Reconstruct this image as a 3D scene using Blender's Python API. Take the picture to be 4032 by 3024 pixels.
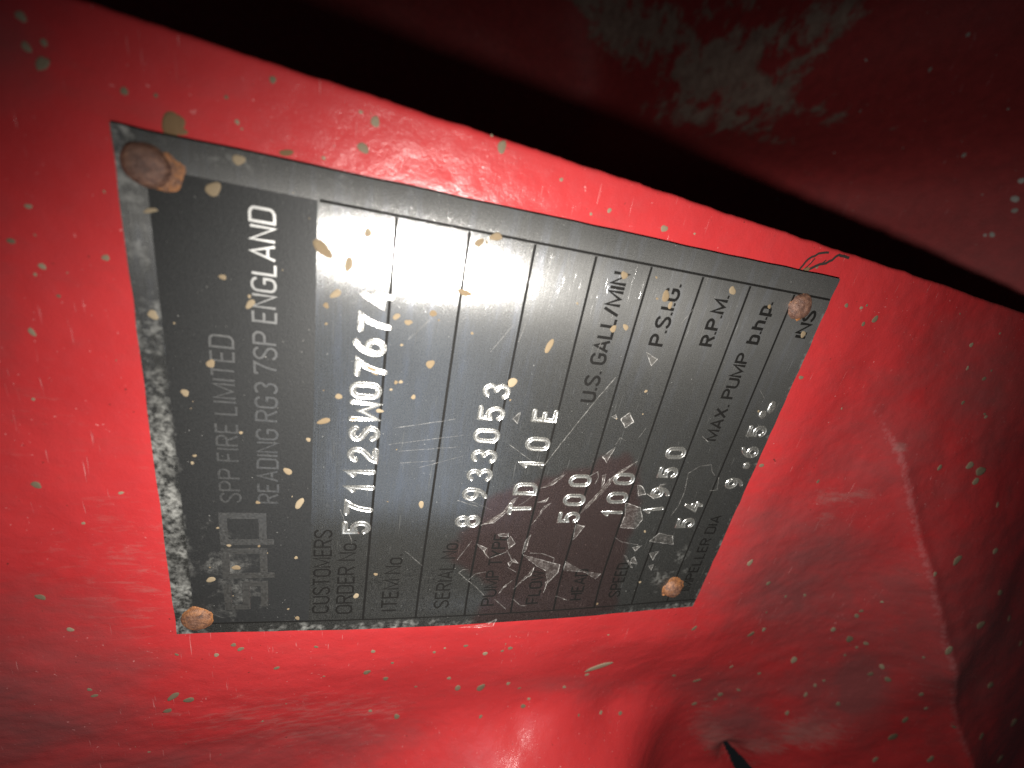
import bpy, math, random
import numpy as np
from mathutils import Matrix, Vector

for o in list(bpy.data.objects):
    bpy.data.objects.remove(o, do_unlink=True)
scene = bpy.context.scene
COL = scene.collection

# ---------------------------------------------------------------- camera, light, exposure
# the place is laid out in millimetres of the nameplate: u runs along the lettering, v down its lines, z out of its face
def W3(u, v, z=0.0):
    return Vector(((v - 68.0) * 0.001, (u - 50.0) * 0.001, z * 0.001))

CAM_R = np.array([[0.182764, 0.961102, -0.207076], [-0.922849, 0.095072, -0.373244], [-0.339038, 0.259315, 0.904328]])
CAM_C = (96.005, 42.740, 77.239)
cam_d = bpy.data.cameras.new('camera'); cam = bpy.data.objects.new('camera', cam_d); COL.objects.link(cam)
cam_d.sensor_width = 36.0; cam_d.lens = 14.42; cam_d.clip_start = 0.002; cam_d.clip_end = 20.0
B = CAM_R @ np.array([[0, 1, 0], [1, 0, 0], [0, 0, -1.0]])      # world axes -> right, down, forward
rot = Matrix(((B[0][0], -B[1][0], -B[2][0]), (B[0][1], -B[1][1], -B[2][1]), (B[0][2], -B[1][2], -B[2][2])))
cam.matrix_world = Matrix.Translation(W3(*CAM_C)) @ rot.to_4x4()
cam_d.dof.use_dof = True
fwd = Vector((B[2][0], B[2][1], B[2][2]))
cam_d.dof.focus_distance = (W3(34, 74) - W3(*CAM_C)).dot(fwd)
cam_d.dof.aperture_fstop = 9.5
scene.camera = cam

world = bpy.data.worlds.new('World'); scene.world = world; world.use_nodes = True
bg = world.node_tree.nodes['Background']
bg.inputs[0].default_value = (0.80, 0.88, 1.0, 1); bg.inputs[1].default_value = 0.007

def lamp(name, kind, loc, power, color, **kw):
    d = bpy.data.lights.new(name, kind); d.energy = power; d.color = color
    for k, x in kw.items(): setattr(d, k, x)
    o = bpy.data.objects.new(name, d); COL.objects.link(o); o.location = loc
    return o
# the torch of the phone, beside its lens
torch = lamp('phone_torch', 'SPOT', W3(79.6, 44.2, 92), 2.0, (1.0, 0.965, 0.91), shadow_soft_size=0.0022, spot_size=math.radians(152), spot_blend=1.0)
torch.rotation_euler = (W3(79.6, 44.2, 92) - W3(10, 85, 0)).to_track_quat('Z', 'Y').to_euler()
# added fill lamp without a visible source, for the plate's bluish patch
fill_l = lamp('cool_fill', 'AREA', W3(8, 50, 108), 0.022, (0.70, 0.82, 1.0), shape='RECTANGLE', size=0.08, size_y=0.10)
fill_l.rotation_euler = (W3(8, 50, 108) - W3(50, 50, 0)).to_track_quat('Z', 'Y').to_euler()

vs = scene.view_settings
vs.view_transform = 'Standard'; vs.look = 'None'; vs.gamma = 1.0; vs.use_curve_mapping = False; vs.exposure = 0.0
scene.render.engine = 'CYCLES'

# ---------------------------------------------------------------- measured layout, in plate millimetres
FACE_PTS = [(111.34, -10.45, -0.9), (89.04, -14.63, -0.9), (51.83, -21.59, -0.9), (9.95, -22.13, -0.9), (100.04, -0.53, -0.9), (108.91, 34.11, -0.9), (107.15, 74.57, -0.9), (102.22, 135.5, -0.9), (90.58, 144.74, -0.9), (65.83, 146.92, -0.9), (19.07, 145.84, -0.9), (-13.71, 142.29, -0.9), (-13.69, 101.16, -0.7), (-11.8, 65.94, -0.5), (-10.42, 35.98, -0.5), (-9.76, 9.94, -0.9), (76.87, 44.44, -0.9), (60.91, 87.72, -0.9), (33.82, 29.32, -0.9), (89.26, 20.88, -0.9), (34.51, 64.87, -0.9), (84.93, 103.39, -0.9), (80.04, 160.44, -1.8), (54.41, 188.74, 0), (14.46, 220.19, 6), (-24.61, 250.89, 13), (-81.08, 295.88, 20), (-163.51, 365.22, 26), (51.85, 170.53, -2.5), (8.72, 204.49, 0), (-35.55, 232.85, 4), (-71.54, 260.52, 11), (99.31, 166.29, -1.5), (98.79, 210.37, -4), (83.9, 199.18, -3), (55.68, 249.26, -3), (-3.66, 293.1, 3), (-112.0, 373.04, 14), (-30.0, -30.0, -1.5), (-60.0, -30.0, -3), (-110.0, -30.0, 0), (-30.0, 0.0, -2.2), (-60.0, 0.0, -4.2), (-110.0, 0.0, -1), (-25.0, 30.0, -2.2), (-45.0, 30.0, -4.8), (-62.0, 30.0, -4.8), (-78.0, 30.0, -1.5), (-110.0, 30.0, 6), (-24.0, 60.0, -2.2), (-38.0, 60.0, -4.6), (-50.0, 60.0, -4.8), (-57.0, 60.0, -3.2), (-65.0, 60.0, 1), (-75.0, 60.0, 7), (-110.0, 60.0, 18), (-24.0, 90.0, -2.0), (-40.0, 90.0, -5), (-49.0, 90.0, -4.8), (-55.0, 90.0, 0), (-60.0, 90.0, 7.5), (-69.0, 90.0, 18), (-110.0, 90.0, 32), (-27.0, 125.0, -2.4), (-42.0, 125.0, -5.4), (-53.0, 125.0, -5.4), (-60.0, 125.0, 0.5), (-66.0, 125.0, 8.5), (-77.0, 125.0, 20), (-120.0, 125.0, 32), (-30.0, 155.0, -3), (-60.0, 155.0, -6), (-80.0, 155.0, -4), (-100.0, 155.0, 1), (-4.0, 185.0, -3), (-40.0, 185.0, -4.5), (-80.0, 185.0, -4.5), (-120.0, 185.0, 0), (-48.0, 212.0, -1), (-80.0, 212.0, 1), (-120.0, 212.0, 4), (-72.0, 235.0, 7), (-100.0, 235.0, 9)]
RIDGE = [(80.93, 156.92), (54.41, 188.74), (14.46, 220.19), (-24.61, 250.89), (-81.08, 295.88), (-163.51, 365.22)]
SLIT = [(-84.52, 186.68), (-95.51, 196.28), (-107.92, 207.65), (-159.58, 253.65)]
BACK_PTS = [(121.08, 335.37, -73.74987561540816), (128.79, 325.01, -92.72441884521858), (145.76, 305.98, -135.0788327454469), (167.71, 281.35, -189.86338314116796), (213.23, 284.73, -290.0), (265.38, 262.18, -400.0), (348.69, 146.57, -560.0), (252.82, 328.02, -130), (268.31, 300.83, -190), (318.96, 262.56, -350), (185.89, 328.77, -100), (238.66, 301.36, -245)]
FLECKS = [(108.4, 34.8, 0.87, 1), (104.3, 33.2, 0.97, 1.2), (110.5, 20.2, 0.55, 1), (109.3, 55.4, 1.02, 1.1), (101.6, 27.4, 0.35, 1), (109.2, 32.6, 0.33, 1), (103.9, 15.3, 0.39, 1), (103.1, 15.9, 0.2, 1), (106.6, 67.0, 0.39, 1), (103.4, 77.6, 0.51, 1), (102.1, 74.1, 0.34, 1), (102.4, 90.0, 0.83, 1), (102.7, 97.0, 0.28, 1), (110.6, 53.4, 0.28, 1), (110.3, -9.1, 0.7, 1), (107.0, -9.1, 0.66, 1), (108.0, -7.1, 0.5, 1), (105.5, -7.7, 0.95, 1.9), (104.5, 1.3, 0.6, 1.2), (104.9, 5.1, 0.31, 1), (106.8, 14.0, 0.31, 1), (86.7, -12.3, 0.47, 1.2), (81.3, -15.2, 0.54, 1.2), (80.8, -3.8, 0.59, 1.3), (78.1, -12.1, 0.56, 1.3), (76.7, -13.2, 0.31, 1), (73.7, -10.8, 0.32, 1.2), (67.2, -15.2, 0.64, 1.4), (55.0, -17.3, 0.33, 1), (37.7, -19.6, 0.85, 1.3), (29.0, -13.9, 0.38, 1), (36.3, -7.0, 0.47, 1.4), (10.3, -23.6, 0.94, 1.5), (0.7, -20.2, 0.75, 1), (-21.1, -19.0, 0.73, 1.4), (-18.8, -19.6, 0.59, 1.4), (-24.2, -3.8, 1.42, 3), (-26.1, -0.7, 1.25, 1.3), (-29.8, -5.6, 1.13, 1.5), (-21.2, 41.2, 1.2, 1.1), (-11.7, 42.3, 0.74, 1), (-8.4, 28.5, 0.56, 1), (-9.7, 6.5, 0.71, 1.5), (-8.7, -1.5, 0.48, 1.4), (-6.4, 10.3, 0.71, 1.2), (-8.0, 11.7, 0.83, 1.3), (-16.2, 19.3, 0.78, 1.5), (-21.4, 30.4, 0.36, 1), (-25.7, 46.4, 0.99, 1.6), (-17.5, 47.6, 0.55, 1), (-32.3, 55.3, 0.57, 1), (-13.8, 58.4, 0.57, 1), (-12.3, 61.1, 0.43, 1), (-11.9, 66.8, 0.7, 1), (-16.3, 73.1, 0.95, 1.3), (-15.5, 78.0, 0.59, 1), (-14.3, 80.1, 0.9, 1.1), (-29.0, 64.6, 0.89, 1.2), (-35.1, 68.1, 1.39, 1.6), (-36.9, 75.6, 1.92, 2), (-36.7, 84.6, 1.0, 2), (-39.9, 89.0, 0.64, 1.3), (-41.1, 104.9, 0.74, 1.2), (-30.9, 114.4, 3.15, 3), (-35.3, 111.5, 0.93, 1), (-51.6, 111.7, 0.51, 1), (-48.6, 91.9, 0.94, 1), (-45.8, 93.4, 0.66, 1), (-49.5, 77.5, 0.68, 1.3), (-54.6, 121.6, 0.82, 1), (-56.7, 130.0, 0.85, 1.2), (-62.7, 166.3, 1.23, 1), (-60.7, 175.1, 0.96, 1), (-54.4, 182.5, 0.95, 2), (-39.1, 171.9, 0.95, 1.4), (-41.7, 148.2, 0.96, 1.2), (-46.8, 160.4, 1.39, 2), (-57.5, 175.9, 1.51, 1.6), (-44.4, 187.2, 0.87, 1), (-20.0, 170.6, 1.54, 1.3), (-18.2, 175.6, 1.19, 1.5), (-11.8, 142.0, 0.97, 1.5), (91.2, 150.9, 0.67, 1), (94.8, 147.8, 0.52, 1), (94.7, 143.0, 0.63, 1.4), (92.8, 153.9, 1.07, 1), (95.6, 149.1, 0.39, 1), (75.8, 139.3, 0.71, 1.3), (49.9, 139.5, 0.81, 1.3), (15.2, 151.9, 1.3, 1.2), (5.0, 165.2, 1.07, 1), (-2.3, 177.1, 0.66, 1.2), (90.7, 195.0, 0.84, 1), (95.1, 203.4, 0.44, 1), (81.9, 207.5, 0.81, 1.3), (84.2, 198.4, 0.71, 1), (74.1, 203.4, 0.77, 1.2), (70.6, 216.3, 0.71, 1.2), (54.6, 218.8, 1.8, 1.4), (52.7, 225.4, 2.35, 1.3), (49.2, 225.0, 1.62, 1.2), (40.6, 243.1, 1.13, 1), (53.3, 205.4, 1.08, 1), (23.1, 251.6, 1.66, 1.4), (21.4, 229.5, 2.1, 1.6), (-6.8, 258.8, 2.36, 1.2), (-15.1, 243.6, 1.69, 1.6), (-12.7, 292.3, 1.67, 1.3), (-27.9, 311.9, 1.51, 1), (5.4, 265.2, 1.63, 1.4), (16.7, 220.4, 0.95, 1), (-22.3, 240.3, 0.68, 1), (-9.5, 210.0, 1.19, 1.5), (-6.8, 210.1, 0.84, 1), (-0.8, 214.2, 0.66, 1), (-22.6, 220.8, 1.26, 1.4), (-25.7, 219.2, 0.75, 1.3), (-30.7, 217.2, 0.74, 1), (-33.5, 233.2, 1.36, 1.6), (-38.7, 231.7, 1.24, 1.3), (-39.3, 238.2, 1.53, 1.7), (-56.5, 226.0, 1.2, 1.2), (-49.0, 213.6, 0.97, 1.5), (-54.3, 211.7, 1.18, 1.5), (-46.0, 216.1, 0.78, 1), (-36.0, 198.5, 1.75, 1.7), (-42.8, 252.2, 1.35, 1.6), (-51.5, 260.3, 1.01, 1.2), (-68.5, 299.9, 1.85, 1.5), (-59.6, 276.8, 0.94, 1.3), (-59.7, 255.8, 1.65, 1.4), (-70.5, 256.6, 2.56, 1.5), (-71.7, 332.4, 2.8, 1.5), (-43.4, 294.5, 1.9, 1.3), (-83.9, 253.5, 1.53, 1.5), (-79.7, 276.7, 1.77, 1.4), (-96.0, 338.9, 9.47, 1.3), (-21.7, 214.0, 1.79, 1.6), (-17.7, 205.2, 1.27, 1.4), (-65.7, 208.4, 1.21, 1.4), (-47.5, 51.1, 1.19, 1.5), (-43.0, 43.1, 0.71, 1), (-64.9, 195.4, 0.35, 1.8), (63.6, -4.5, 0.14, 1.4), (90.6, -2.8, 0.22, 1.2), (-33.3, 20.9, 0.31, 1.2), (-44.2, -14.4, 0.16, 1.2), (-54.2, 3.8, 0.24, 1.3), (71.4, 215.2, 0.61, 1.6), (-46.1, -3.5, 0.22, 2.0), (77.6, -9.1, 0.13, 1.5), (-40.2, 14.9, 0.44, 1.4), (-63.8, 138.1, 0.16, 1.8), (-57.9, 275.1, 0.31, 1.5), (-9.2, 172.0, 0.5, 1.0), (109.3, 34.1, 0.13, 1.9), (44.7, 164.2, 0.64, 1.7), (-55.5, 127.9, 0.16, 1.2), (-11.8, 110.8, 0.38, 1.7), (-47.2, -11.8, 0.38, 1.0), (-12.2, 78.3, 0.28, 2.0), (-61.3, 73.1, 0.2, 2.0), (68.4, 158.6, 0.37, 1.6), (-2.2, 185.6, 0.79, 1.6), (82.7, -12.2, 0.18, 1.7), (50.6, -21.1, 0.13, 1.3), (101.5, 130.0, 0.39, 1.3), (98.0, 183.3, 0.3, 1.9), (-91.5, 181.5, 0.42, 1.5), (84.5, 208.9, 0.48, 1.0)]
BFLECKS = [(140.3, 326.3, 1.15, 1.6), (139.8, 325.3, 0.7, 1), (157.5, 327.3, 1.53, 1.2), (166.0, 327.5, 1.26, 1), (152.2, 327.9, 1.13, 1.3), (178.8, 320.2, 1.05, 1.6), (202.1, 330.4, 0.57, 1), (186.4, 321.3, 0.25, 1), (229.8, 323.9, 1.01, 1.6), (243.5, 325.5, 0.97, 1.5), (151.0, 278.8, 0.66, 1.3), (211.0, 313.5, 0.65, 2.4), (242.0, 313.0, 0.73, 2), (200.1, 320.0, 0.25, 1), (230.8, 330.9, 0.25, 1), (183.9, 312.1, 0.36, 1), (214.7, 326.3, 0.24, 1.3), (182.6, 298.7, 0.51, 1.2), (159.1, 322.5, 0.34, 1)]
PSPOTS = [(87.8, 27.9, 1.37, 2), (86.0, 32.1, 0.95, 1.5), (91.6, 34.9, 0.7, 1), (80.6, 30.2, 0.8, 2.2), (78.3, 28.7, 0.48, 1), (77.2, 42.9, 0.61, 1.2), (79.5, 47.2, 0.63, 1), (78.0, 40.7, 0.61, 1.2), (69.5, 47.8, 0.84, 1.1), (65.0, 41.7, 0.37, 1), (65.2, 42.6, 0.37, 1), (62.2, 45.3, 0.47, 1), (61.0, 31.4, 0.61, 1), (67.0, 37.2, 0.8, 2), (94.9, 56.6, 0.91, 1.8), (93.4, 53.8, 0.75, 1.7), (93.7, 55.1, 0.25, 1), (84.2, 52.4, 0.9, 2), (67.4, 64.9, 1.04, 1.1), (76.1, 71.1, 1.04, 2), (93.9, 12.3, 1.07, 1.4), (98.7, 15.9, 0.8, 1.5), (72.9, 2.5, 0.76, 1), (89.2, 3.8, 0.58, 2.6), (76.8, 16.8, 0.74, 2), (78.1, 16.7, 0.3, 1), (80.7, 12.9, 0.5, 1.3), (65.3, 10.3, 0.75, 1.5), (59.3, 6.0, 0.67, 1.2), (46.4, 6.6, 0.32, 1.3), (43.7, 22.5, 0.8, 1.4), (35.9, 24.7, 1.02, 1.8), (51.2, 26.2, 0.44, 1), (36.0, 17.0, 0.44, 1), (25.0, 11.3, 0.45, 1.2), (18.9, 12.4, 0.74, 1.2), (15.7, 7.5, 0.81, 1.4), (9.8, 37.2, 0.66, 1), (3.9, 24.6, 0.52, 1.2), (44.8, 6.1, 0.32, 1), (92.4, 83.3, 0.76, 1.3), (93.3, 109.1, 0.86, 1.2), (89.8, 93.8, 1.02, 1.5), (88.1, 95.5, 0.63, 1.3), (82.2, 86.8, 0.64, 1.5), (81.5, 84.1, 0.74, 1), (86.6, 132.2, 0.76, 1.2), (91.4, 119.9, 0.46, 1), (36.2, 49.6, 0.75, 1.8), (75.0, 28.8, 0.24, 1), (72.7, 42.1, 0.27, 1), (58.6, 39.1, 0.56, 2), (63.4, 40.9, 0.28, 1), (56.4, 34.4, 0.63, 1.4), (55.5, 28.9, 0.88, 2.2), (68.5, 96.2, 0.37, 1), (76.7, 55.0, 0.28, 1), (16.1, 41.2, 0.44, 1), (21.4, 24.1, 0.39, 1), (29.5, 9.5, 0.26, 1), (51.9, 14.5, 0.33, 1), (24.7, 16.9, 0.28, 1), (78.4, 48.4, 0.18, 1.1), (85.5, 74.9, 0.24, 1.7), (56.3, 6.7, 0.11, 1.6), (9.8, 14.5, 0.24, 1.1), (95.6, 23.4, 0.11, 1.6), (36.8, 42.3, 0.15, 1.7), (86.6, 20.2, 0.18, 1.7), (10.9, 113.5, 0.4, 1.2), (71.9, 5.4, 0.18, 1.1), (37.6, 23.3, 0.14, 1.8), (22.8, 18.4, 0.19, 1.0), (57.7, 7.1, 0.11, 1.4), (63.4, 65.2, 0.21, 1.3), (50.0, 43.1, 0.15, 1.6), (10.9, 11.5, 0.14, 1.0), (55.3, 64.1, 0.22, 1.6), (61.1, 91.0, 0.18, 1.1), (4.1, 101.7, 0.31, 1.1), (38.6, 59.4, 0.17, 1.7), (19.1, 7.5, 0.18, 1.4), (89.0, 92.0, 0.26, 1.1), (83.3, 21.8, 0.11, 1.2), (62.0, 28.7, 0.13, 1.0), (28.8, 109.2, 0.37, 1.3), (62.8, 97.3, 0.19, 1.3), (6.6, 22.6, 0.26, 1.4), (66.3, 129.0, 0.29, 1.5), (24.0, 15.1, 0.18, 1.0), (92.2, 25.8, 0.11, 1.5), (95.0, 3.9, 0.12, 1.6), (93.1, 90.4, 0.25, 1.4)]
FLAKES = [[(21.51, 76.28), (17.93, 87.37), (15.41, 87.45), (11.97, 85.11), (16.15, 83.66), (17.47, 81.08)], [(16.01, 88.62), (19.15, 88.64), (16.19, 93.35), (14.69, 100.03), (12.75, 98.91), (15.16, 95.51)], [(31.11, 88.46), (30.55, 91.15), (27.32, 89.69), (26.14, 88.71)], [(25.12, 63.9), (23.67, 66.87), (22.54, 66.14), (20.47, 67.99)], [(26.78, 71.2), (27.63, 71.98), (25.05, 73.77), (23.33, 72.32)], [(21.81, 75.97), (25.9, 76.12), (27.91, 77.26), (26.19, 77.02), (22.68, 76.77)], [(30.64, 63.92), (31.48, 66.7), (34.74, 69.28), (37.94, 70.26), (39.02, 71.63), (36.63, 70.74), (34.48, 69.78), (31.35, 67.17)], [(30.73, 76.55), (36.55, 78.86), (37.53, 80.53), (36.15, 79.18), (32.69, 77.57)], [(41.52, 76.59), (43.96, 79.52), (46.14, 82.5), (42.54, 79.61)], [(33.67, 88.31), (37.06, 89.67), (42.09, 92.79), (45.08, 93.9), (43.89, 94.25), (37.64, 90.77)], [(8.7, 72.06), (11.19, 73.1), (13.6, 75.62), (10.86, 73.41)], [(10.12, 75.78), (15.35, 79.26), (17.49, 80.32), (15.02, 79.83)], [(-0.49, 62.74), (-1.2, 72.28), (1.46, 72.83), (-0.25, 70.85)], [(18.88, 72.9), (20.35, 74.32), (18.67, 75.74), (19.46, 74.01), (17.66, 73.62)], [(27.91, 68.68), (28.47, 71.36), (27.06, 71.62), (27.35, 69.01)], [(7.57, 88.24), (5.99, 92.68), (6.42, 90.94)], [(9.07, 84.45), (12.61, 85.23), (12.32, 84.51)], [(37.57, 76.75), (38.15, 78.5), (39.24, 79.43), (37.62, 78.85)], [(38.01, 100.46), (36.8, 105.0), (33.07, 106.97), (29.76, 106.04), (30.02, 101.21), (33.81, 101.52)], [(43.44, 102.1), (43.24, 103.61), (40.74, 105.42), (40.17, 103.41)], [(40.75, 105.66), (42.9, 108.38), (44.52, 110.54), (43.81, 108.56), (39.26, 108.4)], [(42.33, 92.36), (45.73, 91.74), (46.25, 92.61), (43.83, 92.85)], [(35.71, 89.59), (45.36, 94.47), (47.63, 96.32), (50.22, 99.9), (46.26, 95.58), (40.61, 92.85)], [(25.51, 111.56), (28.38, 113.72), (27.52, 118.28), (24.28, 119.74), (24.9, 115.74)], [(19.27, 114.48), (22.24, 116.14), (21.4, 112.95)], [(17.91, 108.02), (17.85, 110.27), (20.28, 108.83), (19.7, 107.97)], [(16.85, 114.22), (17.42, 115.92), (15.27, 115.57)], [(23.52, 107.02), (24.22, 109.9), (22.05, 108.26)], [(20.93, 105.26), (20.62, 106.13), (16.37, 109.3), (16.69, 108.53)], [(59.24, 66.27), (60.84, 68.04), (58.02, 67.86)], [(61.12, 91.97), (63.05, 93.76), (60.8, 95.45), (58.86, 93.87)], [(51.13, 90.09), (53.84, 92.96), (49.3, 91.84)], [(77.54, 93.16), (76.33, 96.48), (74.57, 95.32)], [(61.51, 89.48), (62.18, 90.46), (61.05, 91.16)]]
LINES = [[(34.01, 115.38), (37.32, 116.5), (41.62, 116.7), (45.26, 116.08), (47.55, 115.71), (49.69, 118.18), (50.37, 121.51), (48.38, 122.6), (47.14, 123.91)], [(26.97, 100.64), (25.27, 103.41), (24.38, 108.55)], [(42.4, 124.29), (42.74, 126.57), (46.69, 125.43)], [(58.33, 115.46), (56.82, 117.82)], [(15.93, 60.93), (13.75, 63.09), (11.5, 65.78), (8.56, 68.41)], [(20.05, 59.9), (25.97, 62.64)], [(37.6, 57.48), (35.93, 62.65)], [(15.94, 60.7), (16.94, 61.7), (17.05, 63.18)], [(13.73, 63.79), (15.49, 65.16), (16.02, 67.67)], [(7.46, 71.29), (4.32, 74.85)], [(23.04, 71.9), (20.06, 73.65), (18.68, 75.37)], [(18.29, 85.22), (20.14, 85.3), (21.72, 81.66), (21.92, 78.15)], [(7.19, 76.34), (5.08, 78.79), (4.98, 80.5)], [(20.47, 68.11), (21.32, 69.84), (22.45, 72.0)], [(17.37, 73.19), (15.77, 75.69)], [(36.4, 72.15), (38.04, 74.11), (39.93, 75.78)], [(45.37, 88.42), (46.76, 90.23), (45.22, 90.91), (43.34, 90.45)], [(47.08, 75.83), (56.65, 80.4), (65.47, 84.77), (71.01, 87.81)], [(52.77, 66.96), (47.08, 75.83)], [(79.15, 52.85), (82.72, 55.88)], [(73.75, 43.05), (78.31, 46.85)], [(73.42, 59.26), (79.61, 62.88)], [(82.23, 43.9), (84.49, 44.9)], [(56.7, 98.25), (59.27, 99.28)], [(54.45, 92.78), (56.37, 93.42), (55.61, 95.12)], [(72.11, 126.42), (69.66, 129.3)], [(84.6, 99.34), (88.43, 101.36)], [(25.8, 35.45), (34.6, 32.69)], [(45.84, 48.09), (49.24, 57.14)], [(51.11, 41.45), (54.35, 56.41)], [(49.58, 43.43), (51.47, 55.82)], [(54.93, 42.06), (58.05, 54.42)], [(46.79, 44.15), (47.75, 51.32)], [(37.72, 59.86), (35.24, 65.73)], [(23.01, 47.28), (18.42, 51.7)], [(76.02, 64.54), (79.93, 65.2)], [(76.17, 81.89), (78.77, 82.24)]]
RED_REFLECTION = [(21.5, 56.6), (29.8, 61.0), (38.5, 65.2), (41.9, 70.1), (44.7, 77.5), (48.4, 87.2), (52.9, 98.2), (38.9, 104.7), (20.6, 105.7), (1.7, 108.6), (-0.3, 97.4), (-1.6, 66.9), (12.1, 69.6)]  # outline of the painted red reflection, where the lacquer has peeled
CRACKS = [[(99.95, 125.42), (102.69, 126.71), (104.26, 128.89), (104.99, 131.43)], [(99.89, 126.91), (101.61, 129.31), (103.07, 132.55), (105.01, 134.43), (106.16, 137.61)], [(100.02, 126.44), (102.1, 127.97), (103.18, 128.43)], [(102.19, 130.34), (103.33, 131.72)]]
DUST = [(-74.2, 219.4, 6.1, 18.1, 9.9, -4.0, 1.0), (-86.3, 204.2, 3.4, 14.7, 7.1, -2.7, 0.9), (-85.7, 186.3, -10.8, 18.6, 14.6, -5.4, 1.0), (39.4, 173.0, 0.8, 9.9, 3.5, -1.7, 0.8), (41.2, 182.1, 0.9, 7.0, 2.9, -1.7, 0.7), (31.7, 173.4, 0.4, 6.8, 5.1, -2.8, 0.5), (59.1, 185.0, 0.2, 3.3, 2.5, -1.4, 1.1), (-36.6, 249.7, 3.6, 7.8, 15.5, -10.0, 0.45), (14.7, -6.4, -0.9, 25.3, 39.0, 4.1, 0.38), (-43.1, 20.8, -10.9, 41.3, 22.2, 0.8, 0.5), (51.8, -16.0, 1.0, 10.8, 17.7, 3.0, 0.3), (-41.1, 40.4, -4.6, 18.7, 12.6, -0.4, 0.55), (-66.4, 172.1, -0.2, 8.5, 18.1, -7.5, 0.5), (-107.4, 207.3, 13.1, 3.0, 6.6, -2.6, 0.7), (-5.1, 179.2, 0.5, 35.3, 26.7, -14.8, 0.35), (114.8, 68.2, 5.8, 25.8, 4.0, -1.0, 0.2), (-20.3, 81.1, -0.5, 4.4, 5.0, -1.1, 0.3), (5.9, 218.6, 3.2, 6.3, 37.5, -21.1, 0.35), (-68.4, 292.0, -15.7, 49.8, 17.4, -5.9, 0.3), (81.1, 173.2, 1.6, 15.7, 11.0, -9.1, 0.15)]
MUTED = [(-45.8, 229.4, 5.4, 17.3, 26.7, -13.0, 1.2), (-73.7, 191.2, 2.3, 17.4, 16.5, -6.4, 1.1), (5.8, 181.3, 2.6, 42.1, 42.9, -25.8, 0.95), (-47.7, 220.7, 6.0, 25.6, 32.0, -15.2, 0.9), (-51.6, 174.1, 0.4, 28.4, 19.8, -10.1, 0.7), (54.2, 188.5, 1.3, 31.9, 27.7, -14.0, 0.6), (-16.3, 258.4, -27.2, 105.0, 60.3, -34.3, 0.8), (78.0, 216.0, 2.2, 38.8, 26.5, -22.4, 0.7), (-26.7, -32.3, -6.0, 26.6, 37.6, 7.2, 0.85), (-57.2, 6.3, -11.9, 42.5, 12.3, 0.5, 0.7), (106.3, -11.9, 2.1, 7.8, 8.3, 1.4, 0.6), (68.0, -19.0, 0.4, 3.4, 22.0, 4.2, 0.3), (-55.2, 30.6, -3.9, 40.8, 14.1, -0.2, 0.5), (43.2, 152.5, -0.4, 15.4, 9.7, -6.0, 0.4), (-40.0, 101.5, -10.3, 48.8, 7.0, -1.9, 0.45), (109.3, 14.8, 2.7, 10.9, 3.4, 0.1, 0.25)]
PRIMER = [(322.6, 229.7, -31.9, 56.9, 36.9, -15.6, 1.1), (263.0, 296.9, -4.3, 5.9, 34.5, -7.9, 0.9), (236.3, 296.2, -7.1, 11.6, 38.8, -13.4, 1.0), (258.8, 281.8, -15.7, 19.9, 44.0, -9.6, 1.1), (233.1, 277.1, -8.1, 15.6, 28.5, -2.8, 0.9), (265.5, 294.2, -5.8, 6.3, 24.7, -5.3, 0.7), (216.8, 291.8, -5.1, 8.6, 23.5, 2.1, 0.9), (344.9, 196.0, -22.5, 68.2, 20.0, -8.3, 1.0), (247.7, 297.0, -3.9, 6.8, 26.9, -11.5, 0.6), (249.9, 326.3, -3.1, 4.8, 7.5, -3.6, 0.55)]

# ---------------------------------------------------------------- shape of the casting (plate millimetres: u up the text, v down the lines, z out)
def tps_fit(pts, lam=0.0):
    p = np.array(pts, float); n = len(p)
    uv = p[:, :2] / 100.0
    d = np.hypot(uv[:, None, 0] - uv[None, :, 0], uv[:, None, 1] - uv[None, :, 1])
    K = np.where(d > 0, d * d * np.log(np.maximum(d, 1e-9)), 0) + lam * np.eye(n)
    Pm = np.hstack([np.ones((n, 1)), uv])
    A = np.zeros((n + 3, n + 3)); A[:n, :n] = K; A[:n, n:] = Pm; A[n:, :n] = Pm.T
    return uv, np.linalg.solve(A, np.append(p[:, 2], [0, 0, 0]))

def tps_eval(fit, u, v):
    uv, w = fit; n = len(uv)
    u = np.asarray(u, float) / 100; v = np.asarray(v, float) / 100
    out = w[n] + w[n + 1] * u + w[n + 2] * v
    for (a, b), k in zip(uv, w[:n]):
        d2 = (u - a) ** 2 + (v - b) ** 2
        out = out + k * 0.5 * d2 * np.log(np.maximum(d2, 1e-18))
    return out

def sstep(a, b, x):
    t = np.clip((x - a) / (b - a), 0, 1); return t * t * (3 - 2 * t)

def seg_dist(u, v, poly):
    """distance to a polyline, signed (+ on the +v side), and position along it 0..1"""
    best = np.full(np.shape(u), 1e9); sg = np.zeros(np.shape(u)); tt = np.zeros(np.shape(u))
    L = [math.hypot(poly[i + 1][0] - poly[i][0], poly[i + 1][1] - poly[i][1]) for i in range(len(poly) - 1)]
    acc = 0; tot = sum(L)
    for i in range(len(poly) - 1):
        (a, b), (c, d) = poly[i][:2], poly[i + 1][:2]
        t = np.clip(((u - a) * (c - a) + (v - b) * (d - b)) / L[i] ** 2, 0, 1)
        du = u - (a + t * (c - a)); dv = v - (b + t * (d - b))
        dd = np.hypot(du, dv); cr = -((c - a) * dv - (d - b) * du)
        m = dd < best
        best = np.where(m, dd, best); sg = np.where(m, np.sign(cr), sg); tt = np.where(m, (acc + t * L[i]) / tot, tt)
        acc += L[i]
    return best, sg, tt

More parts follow.
